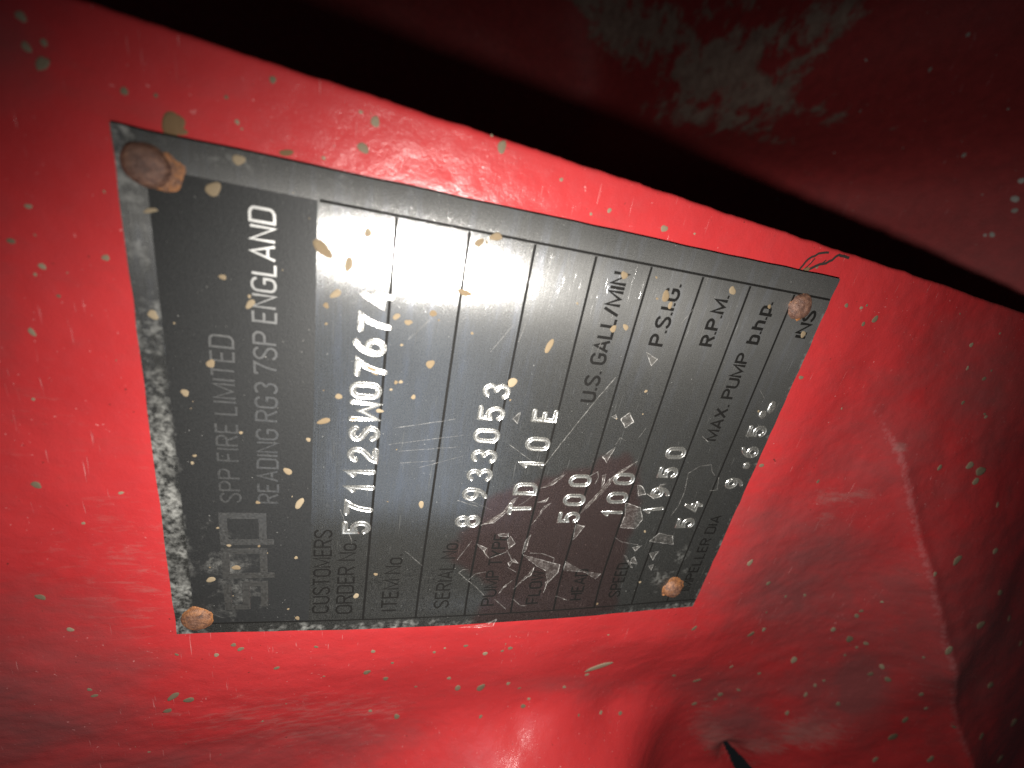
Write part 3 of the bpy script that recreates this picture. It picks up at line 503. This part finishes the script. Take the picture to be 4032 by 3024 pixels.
G['o'] = (.36, [arc(.18, .54, .18, .18, 90, 180, 5) + arc(.18, .18, .18, .18, 180, 360, 9) + arc(.18, .54, .18, .18, 0, 90, 5) + ['c']])
G['b'] = (.36, [[(0, 1), (0, 0)] + arc(.18, .18, .18, .18, 270, 360, 5) + arc(.18, .54, .18, .18, 0, 90, 5) + [(.03, .72)]])
G['h'] = (.36, [[(0, 1), (0, 0)], [(.03, .70)] + arc(.18, .54, .18, .18, 90, 0, 5) + [(.36, 0)]])
G['p'] = (.36, [[(0, -.28), (0, .72)] + arc(.18, .54, .18, .18, 90, 0, 5) + arc(.18, .18, .18, .18, 0, -90, 5) + [(.03, 0)]])
G['3'] = (w, [arc(h, .76, h, .24, 150, -75) , arc(h, .26, h, .26, 75, -150)])
G['7'] = (w, [[(0, .84), (0, 1), (w, 1)] + bez((w, 1), (w * .75, .75), (w * .45, .4), (w * .38, 0))[1:]])
# stamped figures
s_ = .56; hs = s_ / 2
ST = {}
ST['0'] = (s_, [arc(hs, 1 - hs, hs, hs, 90, 180, 7) + arc(hs, hs, hs, hs, 180, 360, 13) + arc(hs, 1 - hs, hs, hs, 0, 90, 7)[:-1] + ['c']])
ST['1'] = (.2, [[(0, .80), (.16, 1), (.16, 0)]])
ST['2'] = (s_, [arc(hs, .72, hs, .28, 165, -10, 11) + bez((s_, .66), (s_ * .85, .4), (.05, .3), (0, 0))[1:] + [(s_, 0)]])
ST['3'] = (s_, [arc(hs, .76, hs * .9, .24, 150, -80, 11), arc(hs, .26, hs, .26, 80, -150, 11)])
ST['4'] = (s_, [[(s_ * .62, 1), (0, .30), (s_, .30)], [(s_ * .72, .58), (s_ * .72, 0)]])
ST['5'] = (s_, [[(s_, 1), (.05, 1), (.05, .56)] + arc(hs, .32, hs, .32, 120, -150, 13)])
ST['6'] = (s_, [bez((s_ * .8, 1), (.2, .9), (0, .6), (0, .30), 8) + arc(hs, .29, hs, .29, 180, 540, 17)[1:]])
ST['7'] = (s_, [[(0, 1), (s_, 1)] + bez((s_, 1), (.3, .7), (.22, .35), (.2, 0), 7)[1:]])
ST['8'] = (s_, [arc(hs, .75, hs * .88, .25, 0, 345, 15) + ['c'], arc(hs, .25, hs, .27, 0, 345, 15) + ['c']])
ST['9'] = (s_, [bez((s_ * .25, 0), (.42, .12), (s_, .4), (s_, .70), 8) + arc(hs, .71, hs, .29, 0, 360, 17)[1:]])
ST['S'] = (s_, [arc(hs, .76, hs, .24, 20, 180, 10) + bez((0, .76), (.02, .5), (s_ - .02, .5), (s_, .25))[1:] + arc(hs, .25, hs, .25, 0, -165, 10)[1:]])
ST['W'] = (.80, [[(0, 1), (.04, 0), (.40, .66), (.76, 0), (.80, 1)]])
ST['T'] = (s_, [[(0, 1), (s_, 1)], [(hs, .94), (hs, 0)]])
ST['D'] = (s_, [[(0, 0), (0, 1)] + arc(s_ - .28, .72, .28, .28, 90, 0, 7) + arc(s_ - .28, .28, .28, .28, 0, -90, 7) + ['c']])
ST['E'] = (.48, [[(.48, 1), (0, 1), (0, 0), (.48, 0)], [(.03, .5), (.36, .5)]])

def densify(pl, step):
    out = [pl[0]]
    for a, b in zip(pl[:-1], pl[1:]):
        d = math.hypot(b[0] - a[0], b[1] - a[1]); k = max(1, int(d / step))
        for i in range(1, k + 1): out.append((a[0] + (b[0] - a[0]) * i / k, a[1] + (b[1] - a[1]) * i / k))
    return out

def stroke(pl, prof, closed, caps, P, F, zfn, z0):
    """sweep a cross-section [(offset, height)...] along a polyline in plate mm; rounded ends on request"""
    q = [pl[0]]
    for p in pl[1:]:
        if math.hypot(p[0] - q[-1][0], p[1] - q[-1][1]) > 1e-4: q.append(p)
    if closed and math.hypot(q[0][0] - q[-1][0], q[0][1] - q[-1][1]) < 1e-3: q.pop()
    n = len(q)
    if n < 2: return
    rings = []
    def nrm(a, b):
        d = math.hypot(b[0] - a[0], b[1] - a[1]); return (-(b[1] - a[1]) / d, (b[0] - a[0]) / d)
    for i in range(n):
        if closed: n1 = nrm(q[i - 1], q[i]); n2 = nrm(q[i], q[(i + 1) % n])
        else:
            n1 = nrm(q[i - 1], q[i]) if i > 0 else nrm(q[0], q[1]); n2 = nrm(q[i], q[i + 1]) if i < n - 1 else n1
            if i == 0: n1 = n2
        m = (n1[0] + n2[0], n1[1] + n2[1]); L = math.hypot(*m)
        if L < .35: m = n1; sc = 1.0
        else:
            m = (m[0] / L, m[1] / L); sc = min(1 / max(m[0] * n1[0] + m[1] * n1[1], .3), 1.9)
        rings.append((q[i], m, sc))
    base = len(P); k = len(prof)
    for c, m, sc in rings:
        for o, z in prof:
            P.append((c[0] + m[0] * o * sc, c[1] + m[1] * o * sc, z + z0))
    for i in range(n if closed else n - 1):
        a = base + i * k; b = base + ((i + 1) % n) * k
        for j in range(k - 1): F.append((a + j, a + j + 1, b + j + 1, b + j))
    if caps and not closed:
        half = [(o, z) for o, z in prof if o >= 0]
        for (c, m, sc), sign in ((rings[0], -1), (rings[-1], 1)):
            b0 = len(P); na = 7; t = (m[1] * sign, -m[0] * sign)
            for ia in range(na):
                a = math.pi * ia / (na - 1)
                d = (m[0] * math.cos(a) + t[0] * math.sin(a), m[1] * math.cos(a) + t[1] * math.sin(a))
                for o, z in half: P.append((c[0] + d[0] * o, c[1] + d[1] * o, z + z0))
            kk = len(half)
            for ia in range(na - 1):
                for j in range(kk - 1):
                    F.append((b0 + ia * kk + j, b0 + ia * kk + j + 1, b0 + (ia + 1) * kk + j + 1, b0 + (ia + 1) * kk + j))

def finish(name, P, F, mat, parent, smooth=False, lift=0.0):
    A = np.array(P); A[:, 2] += zplate(A[:, 0], A[:, 1]) + lift
    return mesh_obj(name, A, fix_up(F, A), mat, parent, smooth)

def flat(wd, t=.03): return [(-wd / 2, -.02), (-wd / 2 + .03, t), (wd / 2 - .03, t), (wd / 2, -.02)]

def text_line(name, s, u0, u1, vbase, hgt, wd, mat, parent, lift=0.0):
    adv = [(.26 if ch == ' ' else G[ch][0] + (.17 if ch != '.' else .15)) for ch in s]
    tot = sum(adv) - .17; sx = (u1 - u0) / tot; x = u0
    P, F = [], []
    for ch, ad in zip(s, adv):
        if ch != ' ':
            for k, pl in enumerate(G[ch][1]):
                closed = pl[-1] == 'c'; pts = [(x + a * sx, vbase - b * hgt) for a, b in (pl[:-1] if closed else pl)]
                stroke(pts, flat(wd, .03 + .012 * k), closed, False, P, F, None, 0)
        x += ad * sx
    return finish(name, P, F, mat, parent, False, lift)

# ---------------------------------------------------------------- the nameplate
plate = empty('nameplate', W3(50, 68, -.9), 'stamped stainless steel pump nameplate with black header, riveted to the red casing', 'nameplate')
pu = np.linspace(0, 100, 145); pv = np.linspace(0, 135.7, 197)
PV, PU = np.meshgrid(pv, pu)
PU = PU.copy(); PV = PV.copy()
# slightly uneven sheared edges
PU[0] += .12 * vnoise(pv / 6, pv * 0, 21); PU[-1] += .10 * vnoise(pv / 5, pv * 0, 22); PV[:, 0] += .10 * vnoise(pu / 5, pu * 0, 23); PV[:, -1] += .16 * vnoise(pu / 3, pu * 0, 24)
PZ = zplate(PU, PV)
def in_poly(u, v, poly):
    c = np.zeros(np.shape(u), bool)
    for i in range(len(poly)):
        (a, b), (d, e) = poly[i], poly[i - 1]
        c ^= ((b > v) != (e > v)) & (u < (d - a) * (v - b) / (e - b + 1e-12) + a)
    return c
red_reflection = in_poly(PU + 1.2 * vnoise(PU / 2, PV / 2, 31), PV + 1.2 * vnoise(PU / 2, PV / 2, 32), RED_REFLECTION).astype(float)
for _ in range(2):                                             # painted red reflection fades out towards the torn lacquer
    bp = np.pad(red_reflection, 1, mode='edge'); red_reflection = (bp[:-2, 1:-1] + bp[2:, 1:-1] + bp[1:-1, :-2] + bp[1:-1, 2:] + 2 * bp[1:-1, 1:-1]) / 6
def plate_dust(U, V):
    d = np.zeros(np.shape(U))
    d = np.maximum(d, .85 * sstep(5.5, 2.5, V) * (.72 + .28 * sstep(75, 40, U)))               # strip beside the header
    d = np.maximum(d, .62 * sstep(4.5, 1.0, U) * (1 - .7 * bare_like(U, V)))                    # lower border
    d = np.maximum(d, .55 * np.exp(-((U - 14) / 17) ** 2 - ((V - 122) / 13) ** 2))              # corner by the lower right rivet
    d = np.maximum(d, .50 * sstep(133.5, 135.5, V))
    d = np.maximum(d, .42 * np.exp(-((U - 48) / 7) ** 2 - ((V - 32) / 4) ** 2))
    d = np.maximum(d, .36 * np.exp(-((U - 38) / 16) ** 2 - ((V - 33) / 6) ** 2))
    d = np.maximum(d, .50 * np.exp(-((U - 99) / 3) ** 2) * (.4 + .6 * sstep(60, 10, V)))
    d = np.maximum(d, .34 * np.exp(-((U - 18) / 16) ** 2 - ((V - 12) / 9) ** 2))
    return d
def bare_like(U, V): return np.exp(-((V - 90) / 18) ** 2)
nr, nc = PU.shape
top = np.stack([PU.ravel(), PV.ravel(), PZ.ravel()], 1)
ring = [(0, j) for j in range(nc)] + [(i, nc - 1) for i in range(1, nr)] + [(nr - 1, j) for j in range(nc - 2, -1, -1)] + [(i, 0) for i in range(nr - 2, 0, -1)]
ri = np.array([i * nc + j for i, j in ring])
lip = top[ri].copy(); c_ = np.array([50, 68, 0]); 
lip[:, 0] -= (lip[:, 0] < 1) * .05; lip[:, 2] -= .04
bot = lip.copy(); bot[:, 2] -= 1.6
pts = np.vstack([top, top[ri], lip, bot]); faces = grid_faces(nr, nc).tolist()
n0 = len(top); nrg = len(ri)
for k in range(nrg):
    j = (k + 1) % nrg
    faces.append((n0 + k, n0 + j, n0 + nrg + j, n0 + nrg + k)); faces.append((n0 + nrg + k, n0 + nrg + j, n0 + 2 * nrg + j, n0 + 2 * nrg + k))
dull = sstep(75, 100, PV) * .4 + sstep(35, 0, PU) * .3
att = lambda a: np.concatenate([a.ravel()] + [a.ravel()[ri]] * 3)
faces = [f[::-1] for f in faces]
base_plate = mesh_obj('base_plate', pts, faces, M_steel, plate, True, attrs={'red_reflection': att(red_reflection), 'dust': att(plate_dust(PU, PV)), 'dull': att(dull)})

sm_ = [True] * ((nr - 1) * (nc - 1)) + [False] * (2 * nrg)
base_plate.data.polygons.foreach_set('use_smooth', sm_); base_plate.data.update()

# black enamelled header field
hu = np.linspace(3.0, 95.2, 70); hv = np.linspace(3.7, 27.0, 20); HV, HU = np.meshgrid(hv, hu)
header = mesh_obj('header_panel', np.stack([HU.ravel(), HV.ravel(), (zplate(HU, HV) + .02).ravel()], 1), grid_faces(*HU.shape)[:, ::-1], M_hblk, plate, True, attrs={'dust': np.maximum(plate_dust(HU, HV) * .8, .62 * np.exp(-((HU - 16) / 18) ** 2 - ((HV - 11) / 8) ** 2)).ravel()})

# ruled lines
def rule(a, b, wd=.52):
    P, F = [], []
    stroke(densify([a, b], 1.5), flat(wd, .03), False, False, P, F, None, 0)
    return finish('ruled_line', P, F, M_ink, plate)
for k, vv in enumerate((39.2, 51.7, 64.0, 76.4, 88.6, 100.9, 113.0, 125.1)):
    rule((3.0, vv), (94.9, vv + .12), .55)
rule((95.25, 27.3), (95.25, 135.4), .5); rule((2.95, 3.7), (2.95, 135.4), .42)

# bare-metal lettering of the header
text_line('header_lettering', 'SPP FIRE LIMITED', 36.0, 70.6, 13.9, 3.5, .42, M_hmet, header, .02)
text_line('header_lettering', 'READING RG3 7SP ENGLAND', 36.0, 92.4, 20.7, 3.55, .46, M_hmet, header, .02)
for nm, pl in (('logo_letter', [[(14.2, 10.5), (7.6, 10.5), (7.6, 14.1), (14.2, 14.1), (14.2, 17.7), (7.6, 17.7)]]),
               ('logo_letter', [[(16.6, 19.8), (16.6, 10.5), (23.4, 10.5), (23.4, 17.7), (17.5, 17.7)]]),
               ('logo_letter', [[(25.8, 19.8), (25.8, 10.5), (32.6, 10.5), (32.6, 17.7), (26.7, 17.7)]])):
    P, F = [], []
    for k, q in enumerate(pl): stroke(q, flat(1.5, .03), False, False, P, F, None, 0)
    finish(nm, P, F, M_hmet, header, False, .02)

# printed captions
for s, u0, u1, vb, hg, wd in (('CUSTOMERS', 5.3, 28.9, 31.2, 3.4, .46), ('ORDER No.', 5.0, 26.2, 36.4, 3.4, .46), ('ITEM No.', 5.3, 21.9, 46.8, 3.5, .48), ('SERIAL No.', 5.6, 26.0, 59.4, 3.4, .48),
                              ('PUMP TYPE', 5.7, 27.9, 71.4, 3.3, .50), ('FLOW', 5.6, 15.8, 83.6, 3.3, .52), ('HEAD', 6.0, 15.9, 96.1, 3.3, .54), ('SPEED', 6.2, 17.8, 108.0, 3.3, .55),
                              ('IMPELLER DIA', 7.0, 34.2, 131.6, 3.0, .55), ('U.S. GALL/MIN', 64.8, 92.6, 84.2, 3.2, .66), ('P.S.I.G.', 79.4, 92.4, 96.7, 3.2, .68), ('R.P.M.', 80.9, 91.9, 108.9, 3.0, .70),
                              ('MAX. PUMP', 57.4, 80.0, 119.9, 3.1, .64), ('b.h.p.', 82.9, 92.2, 120.6, 3.1, .72), ('INS', 85.9, 92.0, 133.2, 3.0, .72)):
    text_line('printed_caption', s, u0, u1, vb, hg, wd, M_ink, plate)

# stamped characters: a struck groove with its raised burr
PROF = [(-.66, -.03), (-.55, .12), (-.46, .19), (-.38, .15), (-.27, .05), (0, .04), (.27, .05), (.38, .15), (.46, .19), (.55, .12), (.66, -.03)]
def stamp(ch, uc, vb, hg=4.9, rot=0.0, ws=1.0, half=.66):
    gw, pls = ST[ch]; P, F = [], []; k = half / .66
    prof = [(o * k, z) for o, z in PROF]
    for n_, pl in enumerate(pls):
        closed = pl[-1] == 'c'; pts_ = []
        for a, b in (pl[:-1] if closed else pl):
            x = (a - gw / 2) * hg * .92 * ws; y = (b - .5) * hg
            pts_.append((uc + x * math.cos(rot) - y * math.sin(rot), vb - hg / 2 - (x * math.sin(rot) + y * math.cos(rot))))
        stroke(pts_, prof, closed, True, P, F, None, .014 * n_)
    A = np.array(P); zz = [[P[i][2] for i in f] for f in F]
    mi = [1 if min(q) > .03 and max(q) < .09 else 0 for q in zz]
    A[:, 2] += zplate(A[:, 0], A[:, 1])
    return mesh_obj('stamped_character', A, fix_up(F, A), None, plate, True, mats=[M_stamp, M_floor], mat_idx=mi)
for ch, uc, vb, rot in (('5', 29.6, 38.7, .02), ('7', 34.9, 38.9, -.03), ('1', 40.0, 38.9, 0), ('1', 43.9, 38.8, .02), ('2', 48.3, 39.0, -.02), ('S', 53.3, 39.0, .03), ('W', 58.3, 38.8, 0), ('0', 62.7, 38.7, .02),
                        ('7', 67.3, 39.4, -.03), ('6', 71.6, 38.9, .02), ('7', 76.1, 39.5, .0), ('4', 80.9, 39.6, -.05),
                        ('8', 31.7, 63.2, .02), ('9', 39.4, 63.8, 0), ('3', 44.5, 64.1, .03), ('3', 49.4, 64.3, -.03), ('0', 54.6, 64.0, 0), ('5', 59.9, 64.2, .02), ('3', 65.1, 64.4, -.02),
                        ('T', 35.6, 75.3, .05), ('D', 41.2, 75.6, 0), ('1', 47.9, 75.7, 0), ('0', 53.3, 76.0, 0), ('E', 60.4, 76.1, .02),
                        ('5', 33.1, 88.6, .02), ('0', 38.4, 88.7, 0), ('0', 44.0, 88.8, .03), ('1', 34.6, 100.2, 0), ('0', 39.4, 100.2, .02), ('0', 45.0, 100.4, 0),
                        ('1', 35.8, 111.9, .15), ('9', 41.3, 112.0, .03), ('5', 47.3, 112.1, 0), ('0', 53.1, 112.2, .04), ('5', 31.6, 123.3, .02), ('4', 37.2, 123.6, -.03),
                        ('9', 45.0, 133.6, .1), ('6', 54.7, 134.0, -.05), ('5', 60.7, 133.6, .02)):
    stamp(ch, uc, vb, 4.9 if vb < 105 else 4.7, rot, 1.0, .66 if vb < 50 and ch != 'W' else .58)

def dome(name, mat, uc, vc, r, hgt, parent, seed, rough=.10, asp=1.0, fresh=.0, z0=0.0, skirt=1.0):
    rr = random.Random(seed); nA, nR = 30, 11; P = [(uc, vc, z0 + hgt)]; F = []; fr = [0.0]
    for i in range(1, nR + 1):
        f = i / nR
        for j in range(nA):
            a = 2 * math.pi * j / nA
            k = 1 + rough * float(vnoise(np.array(math.cos(a) * 2.2 + seed), np.array(math.sin(a) * 2.2 + f * 1.5), seed)) * f ** 2
            z = hgt * math.sqrt(max(0, 1 - f ** 2.6)) + rough * hgt * .8 * float(vnoise(np.array(math.cos(a) * f * 3.5 + 7 + seed), np.array(math.sin(a) * f * 3.5), seed + 1)) * (1 - f * .6)
            P.append((uc + r * f * k * math.cos(a) * asp, vc + r * f * k * math.sin(a) / asp, z0 + z - (.10 if i == nR else 0)))
            fr.append(fresh * f)
    for j in range(nA): F.append((0, 1 + j, 1 + (j + 1) % nA))
    for i in range(nR - 1):
        for j in range(nA):
            a = 1 + i * nA + j; b = 1 + i * nA + (j + 1) % nA; F.append((a, a + nA, b + nA, b))
    A = np.array(P); A[:, 2] += zplate(A[:, 0], A[:, 1])
    return mesh_obj(name, A, fix_up(F, A), mat, parent, True, attrs={'fresh': fr}, uv=False)

dome('stamped_character', M_stamp, 50.6, 132.6, 1.15, .35, plate, 61, .12)
dome('stamped_character', M_stamp, 65.5, 130.6, 1.15, .30, plate, 62, .15); dome('stamped_character', M_stamp, 67.7, 132.4, 1.35, .34, plate, 63, .2, 1.2)

# rivets with rust crusts
for (u, v, r, hg, sd, crust, lab) in ((95.4, 3.9, 3.2, 1.9, 1, (94.6, 5.9, 3.0), 'large brown rivet beside the black header, orange rust on one side'), (4.4, 4.2, 3.1, 1.1, 2, (4.8, 4.4, 3.35), 'flat orange-rusted rivet below the logo'),
                                      (8.0, 125.2, 3.0, 1.6, 3, (8.6, 125.2, 3.4), 'crusty orange rivet beside the impeller line'), (92.6, 127.9, 2.9, 1.5, 4, (92.9, 128.0, 3.15), 'dark brown rivet over the INS caption')):
    o = dome('rivet', M_rust, u, v, r, hg, plate, sd, .13 if sd > 2 else .06, 1.0, .05 if sd in (1, 4) else .6); o['label'] = lab
    c = dome('rust_crust', M_rust, crust[0], crust[1], crust[2], .22, o, sd + 40, .12 if sd == 2 else .30, 1.0, 1.0)

# paint spots on the plate
pm = [fleck_shape('paint_spot', M_tan, s + 50, .07) for s in range(6)]
for i, (u, v, r, a) in enumerate(PSPOTS):
    put_fleck('paint_spot', pm[i % 6], plate, u, v, min(r, 2.2), a, zplate, rnd.uniform(-.5, .5) + 1.0, .03)

# ---------------------------------------------------------------- peeling lacquer and scratches
for i, poly in enumerate(FLAKES):
    r = random.Random(i + 100); c = np.mean(np.array(poly), 0); pl = densify(poly + [poly[0]], .55)[:-1]
    P, F, mi = [], [], []
    n = len(pl); curl = r.uniform(.10, .5); ph = r.uniform(0, 6.28)
    for (u, v) in pl:
        du = r.uniform(-.08, .08); dv = r.uniform(-.08, .08)
        a = math.atan2(v - c[1], u - c[0]); z = .07 + curl * max(0, math.cos(a - ph)) ** 2 * 1.0
        P.append((u + du, v + dv, z))
    for k, q in enumerate((.0, .0)): pass
    inner = []
    for (u, v, z) in list(P):
        d = math.hypot(u - c[0], v - c[1]); f = max(0.05, 1 - .20 / max(d, .21)); P.append((c[0] + (u - c[0]) * f, c[1] + (v - c[1]) * f, .06 + (z - .06) * f * f))
    P.append((c[0], c[1], .06))
    for k in range(n):
        j = (k + 1) % n; F.append((k, j, n + j, n + k)); mi.append(1); F.append((n + k, n + j, 2 * n)); mi.append(0)
    A = np.array(P); A[:, 2] += zplate(A[:, 0], A[:, 1])
    o = mesh_obj('lacquer_flake', A, fix_up(F, A), None, plate, True, uv=False, mats=[M_film, M_filme], mat_idx=mi)
for i, pl in enumerate(LINES):
    r = random.Random(i + 7); P, F = [], []
    q = [(a + r.uniform(-.06, .06), b + r.uniform(-.06, .06)) for a, b in densify(pl, 1.0)]
    stroke(q, [(-.10, .045), (0, .075), (.10, .045)] if i < 18 else [(-.055, .045), (0, .06), (.055, .045)], False, False, P, F, None, 0)
    finish('scratch', P, F, M_scratch, plate)

# ---------------------------------------------------------------- cracks and grime on the casting
def on_face(name, pl, wd, mat, seed):
    r = random.Random(seed); P, F = [], []
    q = [(a + r.uniform(-.12, .12), b + r.uniform(-.12, .12)) for a, b in densify(pl, .7)]
    stroke(q, [(-wd / 2, .03), (0, .05), (wd / 2, .03)], False, False, P, F, None, 0)
    A = np.array(P); A[:, 2] += zface(A[:, 0], A[:, 1]); return mesh_obj(name, A, fix_up(F, A), mat, casing, False, uv=False)
for i, pl in enumerate(CRACKS):
    pl = [(min(a, float(edge_u(b)) - 1.0), b) for a, b in pl]
    on_face('paint_crack', pl, (.5, .6, .3, .3)[i], M_dark, i)
gm = [fleck_shape('grime_patch', M_grit, s + 80, .05) for s in range(3)]
for i, (u, v, r, a) in enumerate(((101.4, 6.6, 1.5, 1.4), (102.2, 7.4, 1.1, 1.2), (101.0, 7.6, .8, 1.6), (101.2, 22.0, .7, 1.8), (100.6, 127.5, .7, 2.0))):
    put_fleck('grime_patch', gm[i % 3], casing, u, v, r, a, zface, i * .9, .02)
